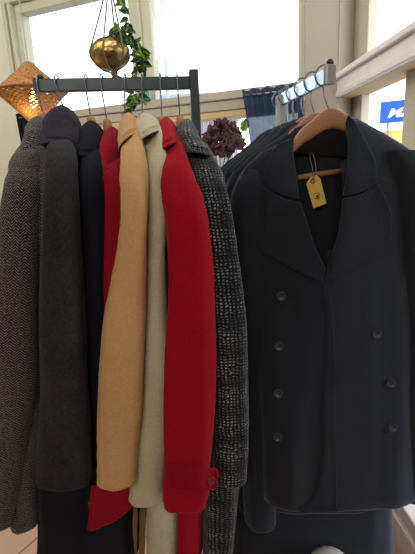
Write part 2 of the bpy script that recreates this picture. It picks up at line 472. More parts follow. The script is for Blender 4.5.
# right wall: local x runs from the corner towards the camera
R2 = 4.6
struct(boxes('wall_right', [(0.0, R2, 0, T, 2.5, CEIL), (1.55, R2, 0, T, 0, 2.5), (.0, 1.55, 0, T, 0, .05)], M['wallr'], None, MR_))
zt, zb, zg = 1.757, 1.667, 1.625
w2 = struct(boxes('window_2', [(-.10, .064, .10, .14, zt-.01, 2.5), (1.45, 1.55, .10, .14, zt-.01, 2.5), (-.1, 1.55, .10, .14, 2.45, 2.5),
    (-.13, .025, .10, .14, .06, zb+.02), (.428, .53, .085, .14, .06, zb+.01), (1.45, 1.55, 0, .14, .06, zb)], M['frame'], None, MR_, .004))
def post(name, z0, z1, mat):      # splayed corner jamb
    bm = bmesh.new(); pl = [(-.003, -.001), (.005, -.001), (-.084, .105), (-.11, .105)]
    lo = [bm.verts.new(MR_ @ Vector((x, y, z0))) for x, y in pl]; hi = [bm.verts.new(MR_ @ Vector((x, y, z1))) for x, y in pl]
    bm.faces.new(lo); bm.faces.new(hi)
    for i in range(4): bm.faces.new((lo[i], lo[(i+1) % 4], hi[(i+1) % 4], hi[i]))
    bmesh.ops.recalc_face_normals(bm, faces=bm.faces)
    return from_bm(name, bm, mat, w2, False)
post('corner_post', .05, 2.5, M['pier'])
boxes('transom_bar', [(.0, 1.55, -.006, .10, zb+.004, zt-.022), (.0, 1.55, -.022, .10, zt-.024, zt), (.0, 1.55, -.010, .012, zb-.004, zb+.022), (-.09, .01, .1, .14, zb, zt)], M['frame_w'], w2, MR_, .005)
boxes('transom_reveal', [(-.08, 1.55, .010, .135, zb-.003, zb+.006)], M['reveal'], w2, MR_, .001)
boxes('bottom_rail', [(.02, 1.55, .0, .1, .06, .165), (.02, 1.55, -.02, .1, .05, .115)], M['white_sill'], w2, MR_, .006)
for (a0, a1, z0, z1) in ((.064, 1.45, zt, 2.45), (.025, .428, .165, zb), (.53, 1.45, .165, zb)):
    boxes('pane', [(a0, a1, .12, .126, z0, z1)], M['glass'], w2, MR_)
struct(boxes('baseboard_right', [(.0, R2, -.015, .0, 0, .05)], M['white_sill'], None, MR_, .003))
# floor, ceiling, the walls behind the camera
def slab(name, z0, z1, mat):
    pts = [C+dB*SB, C, C+dRt*R2]; pts.append(Vector((pts[0].x, pts[2].y, 0)))
    bm = bmesh.new(); bot = [bm.verts.new((q.x, q.y, z0)) for q in pts]; top = [bm.verts.new((q.x, q.y, z1)) for q in pts]
    bm.faces.new(bot); bm.faces.new(top)
    for i in range(4): bm.faces.new((bot[i], bot[(i+1) % 4], top[(i+1) % 4], top[i]))
    bmesh.ops.recalc_face_normals(bm, faces=bm.faces)
    return struct(from_bm(name, bm, mat, None, False)), pts
_, cpts = slab('floor', -.06, 0, M['tile'])
slab('ceiling', CEIL, CEIL+.06, M['ceil'])
xl, yr_ = cpts[0].x, cpts[2].y
struct(boxes('wall_side', [(xl-.1, xl, yr_, cpts[0].y+.1, 0, CEIL)], M['wallr']))
struct(boxes('wall_rear', [(xl-.1, cpts[2].x+.1, yr_-.1, yr_, 0, CEIL)], M['wallr']))

# ------------------------------------------------------------------ outside
struct(boxes('pavement', [(-30, 30, 2.9, 60, -.2, -.12), (1.0, 30, -6, 2.9, -.2, -.12)], M['pave']))
def ob(name, px, py, dist):      # a point at a distance outside
    d = ray(px, py); return CAM + d*(dist/Vector((d.x, d.y, 0)).length)
t = empty('distant_building', (ob('', 165, 150, 24).x, 24, -.12), 'pale distant building seen through the window above the transom', 'building')
x0, x1 = ob('', 138, 95, 24).x, ob('', 205, 95, 24).x; zt_ = ob('', 165, 95, 24).z
boxes('wall_block', [(x0, x1, 24, 29, -.12, zt_-.7)], M['ext3'], t)
boxes('roof', [(x0-.2, x1+.2, 23.8, 29.2, zt_-.7, zt_)], M['extroof'], t)
boxes('window_panel', [(x0+.5+i*.9, x0+.95+i*.9, 23.95, 24.02, zt_-2.2, zt_-1.1) for i in range(4)], M['extroof'], t)
pp = ob('', 164, 40, 14)
t = empty('street_pole', (pp.x, pp.y, -.12), 'thin pale street pole beyond the large back window', 'pole')
tube('shaft', [(pp.x, pp.y, -.12), (pp.x, pp.y, 8)], lambda k: .075-.03*k, M['ext3'], t, 12)
lathe('base_collar', [(.12, 0), (.12, .3), (.08, .4)], M['ext3'], t, (pp.x, pp.y, -.12))
fa, fb = ob('', 196, 150, 5), ob('', 238, 150, 5)
t = empty('ribbed_shed', (fa.x, fa.y, -.12), 'pale vertically ribbed shed wall outside the low back window', 'shed')
zf = ob('', 216, 117, 5).z
boxes('cladding', [(fa.x-1.6+i*.055, fa.x-1.6+i*.055+.045, fa.y-.02*(i % 2), fa.y+.06, -.12, zf) for i in range(38)], M['ext2'], t)
boxes('roof', [(fa.x-1.7, fa.x+.55, fa.y-.1, fa.y+1.2, zf, zf+.05)], M['ext'], t)
# the shop across the way with its blue sign
s0 = ob('', 380, 112, 7.0); dv = ray(398, 112); dv = Vector((dv.x, dv.y, 0)).normalized(); sx = Vector((dv.y, -dv.x, 0))
ms = Matrix(((sx.x, dv.x, 0, s0.x), (sx.y, dv.y, 0, s0.y), (0, 0, 1, 0), (0, 0, 0, 1)))
za, zb_ = ob('', 380, 102, 7).z, ob('', 380, 123.5, 7).z
t = empty('shop_building', ms @ Vector((0, .3, -.12)), 'white shop building across the road behind the blue sign', 'building')
boxes('wall_block', [(-1.2, 4, .3, 4, -.12, zb_-.12)], M['ext'], t, ms)
boxes('fascia', [(-.1, 3.6, .1, .32, zb_-.30, zb_-.1)], M['awning'], t, ms)
t = empty('shop_sign', ms @ Vector((0, 0, zb_)), 'blue sign with white slanted letters MA seen through right window', 'sign')
boxes('board', [(0, .85, 0, .06, zb_, za)], M['sign'], t, ms, .006)
boxes('support_post', [(.1, .13, .06, .09, -.12, zb_+.1), (.7, .73, .06, .09, -.12, zb_+.1)], M['ext2'], t, ms)
fc = bpy.data.curves.new('lettering', 'FONT'); fc.body = 'MA'; fc.size = .165; fc.extrude = .004; fc.shear = .3; fc.offset = .005
fo_ = bpy.data.objects.new('sign_text', fc); COL.objects.link(fo_); bpy.context.view_layer.update()
lme = bpy.data.meshes.new_from_object(fo_.evaluated_get(bpy.context.evaluated_depsgraph_get())); bpy.data.objects.remove(fo_)
lme.materials.clear()
for v in lme.vertices: v.co.x *= 1.35
fo = link('lettering', lme, M['sign_w'], None, False)
pos = ms @ Vector((.10, -.008, zb_+.072))
mw = Matrix(((sx.x, 0, -dv.x, pos.x), (sx.y, 0, -dv.y, pos.y), (0, 1, 0, pos.z), (0, 0, 0, 1)))
fo.parent = t; fo.matrix_parent_inverse = Matrix.Translation(t.location).inverted(); fo.matrix_basis = mw

# ------------------------------------------------------------------ racks
RZ = 1.562
ra = P(36, 86, .98); RZ = ra.z
dd_ = ray(190, 83); rb = CAM + dd_*((RZ-CAMZ)/dd_.z)
def rail_y(x): return ra.y + (rb.y-ra.y)*(x-ra.x)/(rb.x-ra.x)
rdv = Vector((rb.x-ra.x, rb.y-ra.y, 0)); RLEN = rdv.length; rdv.normalize(); rnv = Vector((-rdv.y, rdv.x, 0))
MRK = Matrix(((rdv.x, rnv.x, 0, ra.x), (rdv.y, rnv.y, 0, ra.y), (0, 0, 1, 0), (0, 0, 0, 1)))
t = empty('clothes_rack', (rb.x, rb.y, 0), 'dark steel garment rack with short arm carrying the coloured coats', 'clothes rack')
boxes('rail_arm', [(0, RLEN, -.008, .008, RZ-.0135, RZ+.0135)], M['steel'], t, MRK, .002)
boxes('upright', [(RLEN-.001, RLEN+.019, -.011, .011, .03, RZ+.027)], M['steel'], t, MRK, .002)
boxes('end_cap', [(-.004, .002, -.0095, .0095, RZ-.015, RZ+.015)], M['steel'], t, MRK, .001)
lathe('end_stop', [(.002, 0), (.006, .001), (.007, .006), (.004, .010), (.001, .011)], M['steel'], t, MRK @ Vector((.012, 0, RZ+.013)))
boxes('base_foot', [(RLEN-.30, RLEN+.10, -.014, .014, 0, .03), (RLEN-.005, RLEN+.023, -.38, .38, 0, .03)], M['steel'], t, MRK, .003)
# right rack: chrome flat bar running away from the camera
na = P(328.5, 75.5, .93); RZ2 = na.z
dd_ = ray(283, 99.5); nb_ = CAM + dd_*((RZ2-CAMZ)/dd_.z)
dr2 = (nb_-na); dr2.z = 0; LR2 = dr2.length; dr2.normalize(); sd = Vector((dr2.y, -dr2.x, 0))
m2 = Matrix(((sd.x, dr2.x, 0, na.x), (sd.y, dr2.y, 0, na.y), (0, 0, 1, 0), (0, 0, 0, 1)))
t = empty('coat_rack', m2 @ Vector((0, LR2, -RZ2)), 'chrome garment rail running back towards the window with navy coats', 'clothes rack')
t.location.z = 0
boxes('rail_bar', [(-.006, .006, 0, LR2, RZ2-.0155, RZ2+.0155)], M['chrome'], t, m2, .002)
boxes('end_plate', [(-.011, .011, -.014, .002, RZ2-.019, RZ2+.019)], M['brushed'], t, m2, .002)
lathe('end_knob', [(.001, 0), (.007, .001), (.008, .006), (.005, .011), (.001, .012)], M['steel'], t, m2 @ Vector((0, -.006, RZ2+.018)))
boxes('far_post', [(-.014, .014, LR2-.004, LR2+.024, .03, RZ2+.012)], M['brushed'], t, m2, .003)
boxes('base_foot', [(-.12, .2, LR2-.004, LR2+.026, 0, .03), (-.014, .014, LR2-.45, LR2+.15, 0, .03)], M['brushed'], t, m2, .003)

# ------------------------------------------------------------------ hangers
def hook_pts(rail, bottom, side, dirv, lean=0.0, rr=.0175):
    """wire from the hanger's neck up beside the rail and over it."""
    c = Vector(rail); pts = [Vector(bottom), Vector(bottom).lerp(c+dirv*side*rr, .55)+Vector((lean, 0, 0))]
    for k in range(0, 9):
        an = -.25 + (PI*1.12)*k/8
        pts.append(c + dirv*side*rr*math.cos(an) + Vector((0, 0, rr*math.sin(an)+.004)))
    return pts
def side_hanger(px_top, px_bot, py_bot, mat, label, wood_top=None, zneck=None):
    X = P(px_top, 80, 1.0).x; yr0 = rail_y(X); b = P(px_bot, py_bot, yr0-.01)
    t = empty('coat_hanger', (b.x, yr0, b.z), label, 'coat hanger', 'hangers on the dark rack')
    tube('hook', hook_pts((X, yr0, RZ), b+Vector((0, 0, -.004)), -1, Vector((0, 1, 0))), .0017, M['wire'], t, 8, smooth_n=4)
    # wooden arms run towards and away from the camera inside the coat
    pts = []
    for k in range(25):
        s = -1+2*k/24
        pts.append((b.x, yr0+s*.135, b.z-.034-.105*abs(s)**1.1))
    bm = bmesh.new(); rings = []
    for i, q in enumerate(pts):
        s = abs(-1+2*i/24); hh = .016-.006*s; hw = .0095+.002*s
        if i in (0, 24): hh *= .5; hw *= .5
        rings.append([Vector(q)+Vector((hw*math.cos(2*PI*k/16), 0, hh*math.sin(2*PI*k/16))) for k in range(16)])
    rings_mesh(bm, rings, True, True); bmesh.ops.recalc_face_normals(bm, faces=bm.faces)
    from_bm('hanger_arms', bm, mat, t)
    lathe('hanger_neck', [(.004, .002), (.0085, 0), (.0095, -.006), (.0105, -.036), (.004, -.04)], mat, t, b)
    return t
hangers = [
 (42, 43, 113, 'wood', 'hanger with thin hook at open end of dark rail, under herringbone coat'),
 (59, 64, 108, 'wood', 'hanger with thin hook rising from the charcoal coat collar'),
 (87, 91, 117, 'wood', 'pale wooden hanger showing above the black coat collar'),
 (102, 107, 120, 'wood', 'pale wooden hanger showing above the crimson coat collar'),
 (125, 125, 115, 'wood', 'hanger whose straight hook rises from the camel coat collar'),
 (142, 142, 114, 'wood', 'hanger whose hook rises from the pale grey coat collar'),
 (160, 162, 117, 'wood', 'hanger whose hook rises from the bright red coat collar'),
 (177, 180, 117, 'wood', 'pale wooden hanger nearest the rack upright, in the checked tweed coat'),
]
for h in hangers: side_hanger(h[0], h[1], h[2], M[h[3]], h[4])

# ------------------------------------------------------------------ coats on the left rack
def prof(nodes, D, hd, y0=None, amp=.17, tau=22, hd_end=None):
    """turns (L,R,y[,yr]) into depth nodes: the shoulder starts back by the neck and swings forward to hang at depth D."""
    out = []; y0 = nodes[0][2] if y0 is None else y0
    for i, n in enumerate(nodes):
        d = D + amp*math.exp(-max(0, n[2]-y0)/tau); k = i/(len(nodes)-1)
        h = hd if hd_end is None else hd+(hd_end-hd)*k
        out.append((n[0], n[1], n[2], d, h if i else h*.6) + ((n[3],) if len(n) > 3 else ()))
    return out
def left_coat(name, label, cat, mat, sleeve, D, collar, body, colmat=None, seed=0, hd=.040, Dc=.94, bodymat=None):
    top = P((collar[0][0]+collar[0][1])/2, collar[0][2], 1.0)
    t = empty(name, (top.x, 1.0, top.z), label, cat, 'coats on the dark rack')
    cm = collar[1]; y0_ = cm[2]
    head = [(cm[0]+6, cm[1]-6, y0_+2, .05), (cm[0]+3, cm[1]-3, y0_+9, .09), (cm[0]+1, cm[1]-1, y0_+20, .135)]
    body = head + [q_ for q_ in body if q_[2] > y0_+34]
    b = hang('body', [(L, R, y, rail_y(top.x)-.012, h) for L, R, y, h in body], bodymat or mat, t, 64, .45, 8, .008, seed+3, .010, True, .9)
    s = hang('sleeve', prof(sleeve, D, hd), mat, t, 48, .8, 9, .007, seed, .004)
    far = []
    X = top.x
    # the other sleeve hangs on the far side of the body
    fs = []
    for k, (z, hw) in enumerate(((top.z-.07, .02), (top.z-.11, .034), (top.z-.25, .04), (top.z-.5, .036), (top.z-.80, .033))):
        y = rail_y(top.x)+.215 + (.02 if k else -.06)
        fs.append((X, y, z, hw))
    bm = bmesh.new(); rings = []
    for (x, y, z, hw) in spline(fs, 6):
        rings.append([Vector((x+hw*math.cos(2*PI*k/28), y+.036*math.sin(2*PI*k/28), z)) for k in range(28)])
    rings_mesh(bm, rings, True, True); bmesh.ops.recalc_face_normals(bm, faces=bm.faces)
    from_bm('sleeve', bm, mat, t)
    if collar:
        cn = []
        yr0 = rail_y(top.x)-.004; ct, cw = collar[0], collar[1]; x0 = (ct[0]+ct[1])/2; x2 = (cw[0]+cw[1])/2; w2_ = (cw[1]-cw[0])/2
        yw = (cw[2], cw[3] if len(cw) > 3 else cw[2]); hdm = .066
        for an in (6, 18, 32, 46, 60, 74, 90):         # the rounded fold over the top of the collar
            sn, cs = math.sin(math.radians(an)), math.cos(math.radians(an))
            xc = x0+(x2-x0)*(1-cs); d = yr0-(yr0-Dc)*.55*(1-cs)
            cn.append((xc-w2_*sn, xc+w2_*sn, ct[2]+(yw[0]-ct[2])*(1-cs), d, .006+(hdm-.012)*sn, ct[2]+(yw[1]-ct[2])*(1-cs)))
        for i, q_ in enumerate(collar[2:]):
            k = (i+1)/len(collar[2:])
            cn.append((q_[0], q_[1], q_[2], yr0-(yr0-Dc)*(.55+.45*k), hdm-.006+.010*k, q_[3] if len(q_) > 3 else q_[2]))
        hang('collar', cn, colmat or mat, t, 48, .97, 6, .003, seed+5, .002, .012)
    return t, s, b

# 1 herringbone
c1, s1, b1 = left_coat('tweed_coat', 'brown-grey herringbone tweed coat, leftmost on the dark rack', 'coat', M['herring'],
    [(28, 46, 138, 132), (16, 46, 156, 150), (10, 47, 172), (7, 47, 195), (4, 46, 260), (-3, 44, 330), (-8, 40, 420), (-13, 18, 528, 533)], .795,
    [(39, 42, 115.5), (28, 54, 134, 130), (23, 54, 150, 139), (19, 50, 166, 144)],
    [(34, 46, 140, .10), (28, 54, 165, .15), (20, 58, 200, .18), (8, 54, 300, .19), (4, 44, 420, .19), (6, 38, 534, .18)], seed=1, hd=.045, Dc=.90)
# 2 charcoal
c2, s2, b2 = left_coat('wool_coat', 'charcoal grey wool coat with dark collar, second from left on dark rack', 'coat', M['charcoal'],
    [(55, 70, 133), (50, 75, 147), (46, 78, 168), (43, 80, 195), (42, 81, 240), (42, 84, 310), (41, 89, 380), (41, 94, 440), (41, 96, 490)], .745,
    [(60, 65, 104.5), (45, 80, 126), (44, 81, 134), (44, 80, 142)],
    [(54, 72, 140, .10), (50, 78, 165, .15), (46, 84, 200, .18), (40, 90, 320, .19), (36, 92, 450, .19), (33, 94, 575, .18)],
    M['charcoal_collar'], 2, .036, .90, M['black'])
# 3 black
c3, s3, b3 = left_coat('wool_coat', 'plain black wool coat between the charcoal and crimson coats', 'coat', M['black'],
    [(86, 102, 138), (82, 104, 158), (80, 106, 185), (79, 108, 230), (79, 112, 310), (80, 114, 400), (82, 114, 485)], .80,
    [(90, 94, 120), (78, 104, 138), (78, 104, 147), (79, 103, 155)],
    [(86, 102, 150, .10), (84, 108, 175, .15), (80, 112, 220, .18), (76, 114, 350, .19), (72, 120, 460, .19), (70, 136, 580, .18)], None, 3, .036, .91)
# 4 crimson
c4, s4, b4 = left_coat('wool_coat', 'crimson wool coat mostly hidden behind the camel coat sleeve', 'coat', M['crimson'],
    [(103, 119, 145), (102, 124, 165), (103, 127, 190), (105, 131, 240), (104, 134, 320), (99, 136, 400), (94, 136, 470), (90, 136, 537, 510)], .805,
    [(111, 114, 126), (101, 122, 146), (101, 123, 162), (103, 122, 174)],
    [(106, 120, 150, .10), (106, 126, 175, .15), (106, 130, 220, .18), (104, 134, 350, .18), (104, 134, 440, .18), (106, 136, 505, .17)], None, 4, .034, .88)
# 5 camel
c5, s5, b5 = left_coat('wool_coat', 'camel tan wool coat with a belt, in the middle of the rack', 'coat', M['camel'],
    [(124, 139, 138, 122), (122, 143, 152, 142), (123, 147, 172), (122, 148, 205), (118, 147, 250), (110, 146, 300), (104, 146, 350), (99, 143, 420), (97, 139, 490)], .748,
    [(127, 131, 112), (119, 140, 130, 124), (119, 140, 140, 126), (121, 139, 149, 129)],
    [(124, 138, 140, .10), (124, 144, 170, .15), (124, 152, 210, .18), (122, 152, 330, .18), (124, 150, 430, .18), (126, 150, 496, .17)], None, 5, .036, .90)
# 6 pale grey
c6, s6, b6 = left_coat('wool_coat', 'pale stone-grey wool coat between the camel and bright red coats', 'coat', M['stone'],
    [(143, 159, 136, 122), (145, 163, 150, 134), (148, 168, 176, 168), (148, 168, 220), (147, 166, 260), (146, 166, 310), (142, 169, 380), (136, 169, 440), (130, 164.5, 507)], .79,
    [(143, 149, 112), (135, 159, 126, 122), (136, 160, 134, 124), (139, 160, 143, 127)],
    [(142, 158, 140, .10), (144, 164, 170, .15), (146, 168, 210, .18), (146, 172, 330, .19), (146, 176, 450, .19), (147, 178, 580, .18)], None, 6, .034, .90)
# 7 bright red
c7, s7, b7 = left_coat('wool_coat', 'bright red wool coat with a buttoned cuff strap on its sleeve', 'coat', M['red'],
    [(161, 178, 145, 132), (162, 187, 160, 152), (162, 196, 180), (164, 204, 215), (166, 211, 260), (168, 215, 310), (167, 216, 360), (166, 215, 410), (166, 213, 460), (164, 211, 500), (165, 208, 514)], .752,
    [(164, 168, 116.5), (156, 177, 134, 130), (157, 178, 143, 134), (160, 178, 153, 139)],
    [(162, 178, 145, .10), (164, 184, 170, .15), (168, 196, 215, .18), (172, 204, 330, .19), (174, 204, 450, .19), (175, 202, 580, .18)], None, 7, .036, .89)
# 8 checked tweed
c8, s8, b8 = left_coat('tweed_coat', 'black and white checked tweed coat beside the rack upright', 'coat', M['plaid'],
    [(184, 206, 142), (187, 215, 156), (190, 225, 182), (194, 233, 215), (198, 239, 255), (203, 244, 305), (208, 247, 360), (211, 248.5, 430), (214, 247, 487)], .795,
    [(185, 189, 118.5), (177, 199, 131, 134), (180, 206, 141, 145), (186, 211, 150, 154)],
    [(184, 200, 145, .10), (188, 210, 170, .15), (194, 222, 210, .18), (200, 234, 330, .19), (202, 238, 450, .19), (203, 238, 541, .18), (204, 232, 580, .18)], None, 8, .036, .88)

# cuff strap and its button on the bright red sleeve
bpy.context.view_layer.update()
bv7 = bvh_of(s7)
st = patch('cuff_strap', [(167.5, 465), (190, 467.5), (217, 470), (218, 473), (217, 488), (215, 490), (190, 491), (169, 489)], bv7, M['red_shaded'], c7, .010, .008, 2.5, None, .74)
bv7b = bvh_of(s7, st)
button(210.5, 480, bv7b, .0085, M['button_red'], c7, .74)
# camel belt ends
for k, (xa, xb, y0, y1, xo) in enumerate(((133, 138, 500, 572, 0), (140, 146, 500, 566, 1))):
    hang('belt_end', [(xa, xb, y0, .86+.01*k, .004), (xa-.5, xb-.5, (y0+y1)/2, .855+.01*k, .004), (xa-2, xb-1.5, y1, .855+.01*k, .004)], M['belt'], c5, 16, .5, 8, .002, 30+k, 0, False)

# ------------------------------------------------------------------ navy coats on the right rack
SH = [(238, 178), (246, 166), (262, 151), (280, 143), (293, 137), (304, 131), (322, 128), (346, 116), (356, 119), (380, 132), (400, 144), (414, 154), (420, 166)]
def shoulder(x):
    for (a, b), (c, d) in zip(SH, SH[1:]):
        if a <= x <= c: return b+(d-b)*(x-a)/(c-a)
    return SH[0][1] if x < SH[0][0] else SH[-1][1]
VPOLY = [(291, 100), (291, 150), (298, 190), (310, 245), (324, 280), (330, 266), (340, 230), (347, 180), (348, 150), (347, 100)]
def navy_coat(label, D, shift, hem, mat, seed, front=False, xs=(262, 404), sl=0.0, lift=0.0, group='navy coats on the chrome rail'):
    t = empty('pea_coat' if front else 'navy_coat', P(320, 125, D)+shift, label, 'coat', group)
    N = 96; K = 60; rings = []
    for i in range(K+1):
        s = (i/K)**1.15
        rg = []
        for k in range(N):
            th = 2*PI*k/N; cx = sup(math.cos(th), .62); sy = sup(math.sin(th), .62); tt = (1+cx)/2
            xt = 238+182*tt
            e = min(1, s/.10); e = e*e*(3-2*e)
            Lb = xs[0]-6*math.sin(min(1, s)*PI); Rb = xs[1]+8*s
            Lx = 238+(Lb-238)*e; Rx = 420+(Rb-420)*e
            x = Lx+(Rx-Lx)*tt
            y0 = shoulder(xt)-lift*math.exp(-((xt-320)/30)**2); yh = hem[0]+(hem[1]-hem[0])*tt
            hd = .012+.052*min(1, s/.14)**.6 + .01*s
            d = D - hd*sy - .02*s
            y = y0+(yh-y0)*s
            q = P(x, y, D-.02*s); q.z = P(x, y, D-.02*s-hd).z; q.y -= hd*sy
            q += shift
            wv = min(1, s*6)
            q.y += wv*(.010*noise.noise(Vector((q.x*7+seed, 0, q.z*2.2+seed))) + .005*noise.noise(Vector((q.x*24, seed, q.z*3))))
            rg.append(q)
        rings.append(rg)
    last = rings[-1]; c = sum(last, Vector())/N
    rings += [[c+(q-c)*.98+Vector((0, 0, -.004)) for q in last], [c+(q-c)*.93 for q in last], [c+(q-c)*.9+Vector((0, 0, .08)) for q in last]]
    bm = bmesh.new(); rings_mesh(bm, rings); bmesh.ops.recalc_face_normals(bm, faces=bm.faces)
    body = from_bm('body', bm, mat, t)
    sy = shift
    def sl_nodes(nodes, d0): return [(L, R, y, d0+.0*y, h) for L, R, y, h in nodes]
    def shang(nm, nodes, d0, sd_):
        o = hang(nm, sl_nodes(nodes, d0), mat, t, 44, .85, 9, .008, sd_, .004)
        for v in o.data.vertices: v.co += shift
        return o
    so = []
    hs = hem[0]
    so.append(shang('sleeve', [(243+sl, 264, 170, .02), (235+sl, 268, 186, .036), (230+sl, 271, 215, .047), (231+sl, 273, 290, .05), (236+sl, 274, 380, .045), (242+sl, 275, 460, .042), (246+sl, 276, 533, .040)], D-.005, seed+1))
    so.append(shang('sleeve', [(388, 418, 150, .02), (391, 428, 168, .036), (394, 438, 210, .046), (397, 443, 290, .048), (398, 444, 380, .045), (397, 440, 440, .042), (396, 438, 506, .04)], D-.036, seed+2))
    bpy.context.view_layer.update()
    return t, body, so
bar = Vector((dr2.x, dr2.y, 0))
coats_r = []
D0 = .95
pc, pbody, psl = navy_coat('navy double-breasted peacoat with paper tag, frontmost on chrome rail', D0, Vector(), (514, 509), M['navy'], 11, True)
for k, (lab, hem, mt, off, sl) in enumerate((
     ('dark navy coat hanging directly behind the tagged peacoat', (535, 528), 'navy2', .06, -3),
     ('long dark navy coat whose hem hangs below the tagged peacoat', (640, 640), 'navy2', .12, -4),
     ('navy coat third behind the tagged peacoat, only its shoulder edge showing', (520, 520), 'navy2', .175, -7),
     ('navy coat fourth behind the tagged peacoat, a thin shoulder edge showing', (520, 520), 'navy2', .23, -10),
     ('navy coat at the window end of the chrome rail, shoulder edge showing', (510, 510), 'navy2', .285, -12))):
    navy_coat(lab, D0, bar*off + Vector((-.003*k, 0, -.002*k)), hem, M[mt], 20+k*7, False, (243, 408) if k == 1 else (262, 398), sl, (13, 19, 20, 20, 20)[k])
# front opening of the peacoat
pre = bvh_of(pbody)
psbv = bvh_of(pbody, *psl)
bm = bmesh.new(); bm.from_mesh(pbody.data)
kill = []
def to_px(w_):
    v = w_-CAM; z = v.dot(f_); return 207.5+F*v.dot(r_)/z, 277-F*v.dot(u_)/z
for fc_ in bm.faces:
    c = fc_.calc_center_median(); x, y = to_px(c)
    if c.y < D0-.001 and inpoly(x, y, VPOLY): kill.append(fc_)
bmesh.ops.delete(bm, geom=kill, context='FACES'); bm.to_mesh(pbody.data); bm.free()
FB = .88
wl_ = lambda x, y: .002+.005*max(0, 1-abs(y-190)/90)
patch('collar', [(294, 138), (277, 144), (268, 160), (262, 182), (270, 190), (284, 196), (299, 199), (296, 172), (293, 150)], pre, M['navy'], pc, .005, .005, 4, wl_, FB)
patch('collar', [(348, 115), (345.5, 123), (348, 140), (348, 170), (343, 196), (356, 194), (370, 188), (378, 181), (376, 160), (366, 140), (354, 120)], pre, M['navy'], pc, .005, .005, 4, wl_, FB)
patch('lapel', [(262, 186), (250, 204), (254, 236), (264, 252), (290, 268), (322, 283), (326, 270), (314, 244), (301, 203), (284, 199)], pre, M['navy'], pc, .005, .005, 4, wl_, FB)
patch('lapel', [(343, 199), (339, 232), (329, 266), (323, 284), (350, 270), (376, 252), (391, 240), (392, 212), (379, 184), (362, 194)], pre, M['navy'], pc, .006, .005, 4, wl_, FB)
patch('front_edge', [(322, 282), (330, 284), (334, 330), (335, 371), (336, 430), (337, 512), (300, 513), (298, 506), (308, 500), (316, 488), (322, 440), (324, 371), (324, 330)], pre, M['navy'], pc, .002, .003, 4, None, FB)
for (x, y) in ((281, 296), (279, 346), (278, 393), (376, 334), (390, 383), (392, 427), (278, 437)):
    button(x, y, pre, .0105, M['button_navy'], pc, FB)
q0, q1 = P(309, 170.5, D0+.03), P(333, 166.5, D0+.03)
bm = bmesh.new(); vs_ = [bm.verts.new(q0+(q1-q0)*i/8+Vector((0, .002*math.sin(i), z))) for z in (0, .007) for i in range(9)]
for i in range(8): bm.faces.new((vs_[i], vs_[i+1], vs_[i+10], vs_[i+9]))
ob_ = from_bm('neck_label', bm, M['label'], pc); m_ = ob_.modifiers.new('s', 'SOLIDIFY'); m_.thickness = .001
# 
inner = P(322, 172, D0+.02)
# back lining in the open neck, its colour lightened for missing light
bm = bmesh.new(); lg = [(290, 131), (300, 127), (322, 131), (340, 124), (350, 122), (350, 180), (342, 230), (332, 268), (324, 284), (308, 245), (296, 190), (289, 150)]
lv = [bm.verts.new(P(x, y, D0+.040)) for x, y in lg]; bm.faces.new(lv); bmesh.ops.triangulate(bm, faces=bm.faces)
bmesh.ops.subdivide_edges(bm, edges=bm.edges, cuts=3, use_grid_fill=True)
for v in bm.verts: v.co.y += .004*noise.noise(v.co*30)
from_bm('back_lining', bm, M['lining_lifted'], pc)
# the peacoat's hanger
def front_hanger(shift, label, front=False):
    pts = [(270, 172, 8, .006), (282, 159, 11, .010), (291, 148.5, 13, .012), (296, 143, 14.5, .012), (303, 135.5, 17, .012), (311, 130, 18.5, .011), (320, 123, 20, .010), (329, 118.6, 21, .010), (338, 119.2, 20.5, .010), (346, 123.5, 19, .010), (356, 131, 18, .011), (372, 142, 14, .011), (388, 153, 10, .008)]
    b = P(331, 111, D0-.01)+shift
    t = empty('coat_hanger', b, label, 'coat hanger', 'hangers on the chrome rail')
    bm = bmesh.new(); rings = []
    sp = spline(pts, 5)
    for i, (x, y, h, hw) in enumerate(sp):
        dep = D0-.012 + .00*abs(x-331)
        a = P(x, y-h/2, dep)+shift; c = P(x, y+h/2, dep)+shift; m = (a+c)/2; up = (a-c)/2
        k2 = .35 if i in (0, len(sp)-1) else 1
        rings.append([m + up*sup(math.sin(2*PI*k/24), .75)*k2 + Vector((0, hw*sup(math.cos(2*PI*k/24), .75)*k2, 0)) for k in range(24)])
    rings_mesh(bm, rings, True, True); bmesh.ops.recalc_face_normals(bm, faces=bm.faces)
    from_bm('hanger_arms', bm, M['wood2'], t)
    if front:
        tube('trouser_bar', [P(289, 179.3, D0-.012), P(317, 174.6, D0-.012), P(349, 169.6, D0-.012)], .0062, M['wood2'], t, 14)
    # hook over the rail
    top = na + bar*max(.006, (shift.y)*1.0 + .018); top.z = RZ2
    rr = .021
    hp = [b+Vector((0, 0, -.008)), b.lerp(top, .45)+Vector((-.008, 0, 0))]
    for k in range(0, 10):
        an = -PI*.45 + PI*1.25*k/9
        hp.append(top - sd*(rr*math.cos(an)) + Vector((0, 0, rr*math.sin(an)+.003)))
    tube('hook', hp, .0019, M['wire'], t, 8, smooth_n=4)
    return t
front_hanger(Vector(), 'brown wooden hanger with trouser bar inside the tagged peacoat', True)
labs = ['brown wooden hanger just behind the peacoat hanger, second along chrome rail', 'wire-hooked hanger third along the chrome rail, above the navy coats', 'wire-hooked hanger fourth along the chrome rail, above the navy coats', 'wire-hooked hanger fifth along the chrome rail, above the navy coats', 'wire-hooked hanger at the far window end of the chrome rail']
for lab, off in zip(labs, (.06, .12, .175, .23, .285)): front_hanger(bar*off+Vector((-.006, 0, 0)), lab)
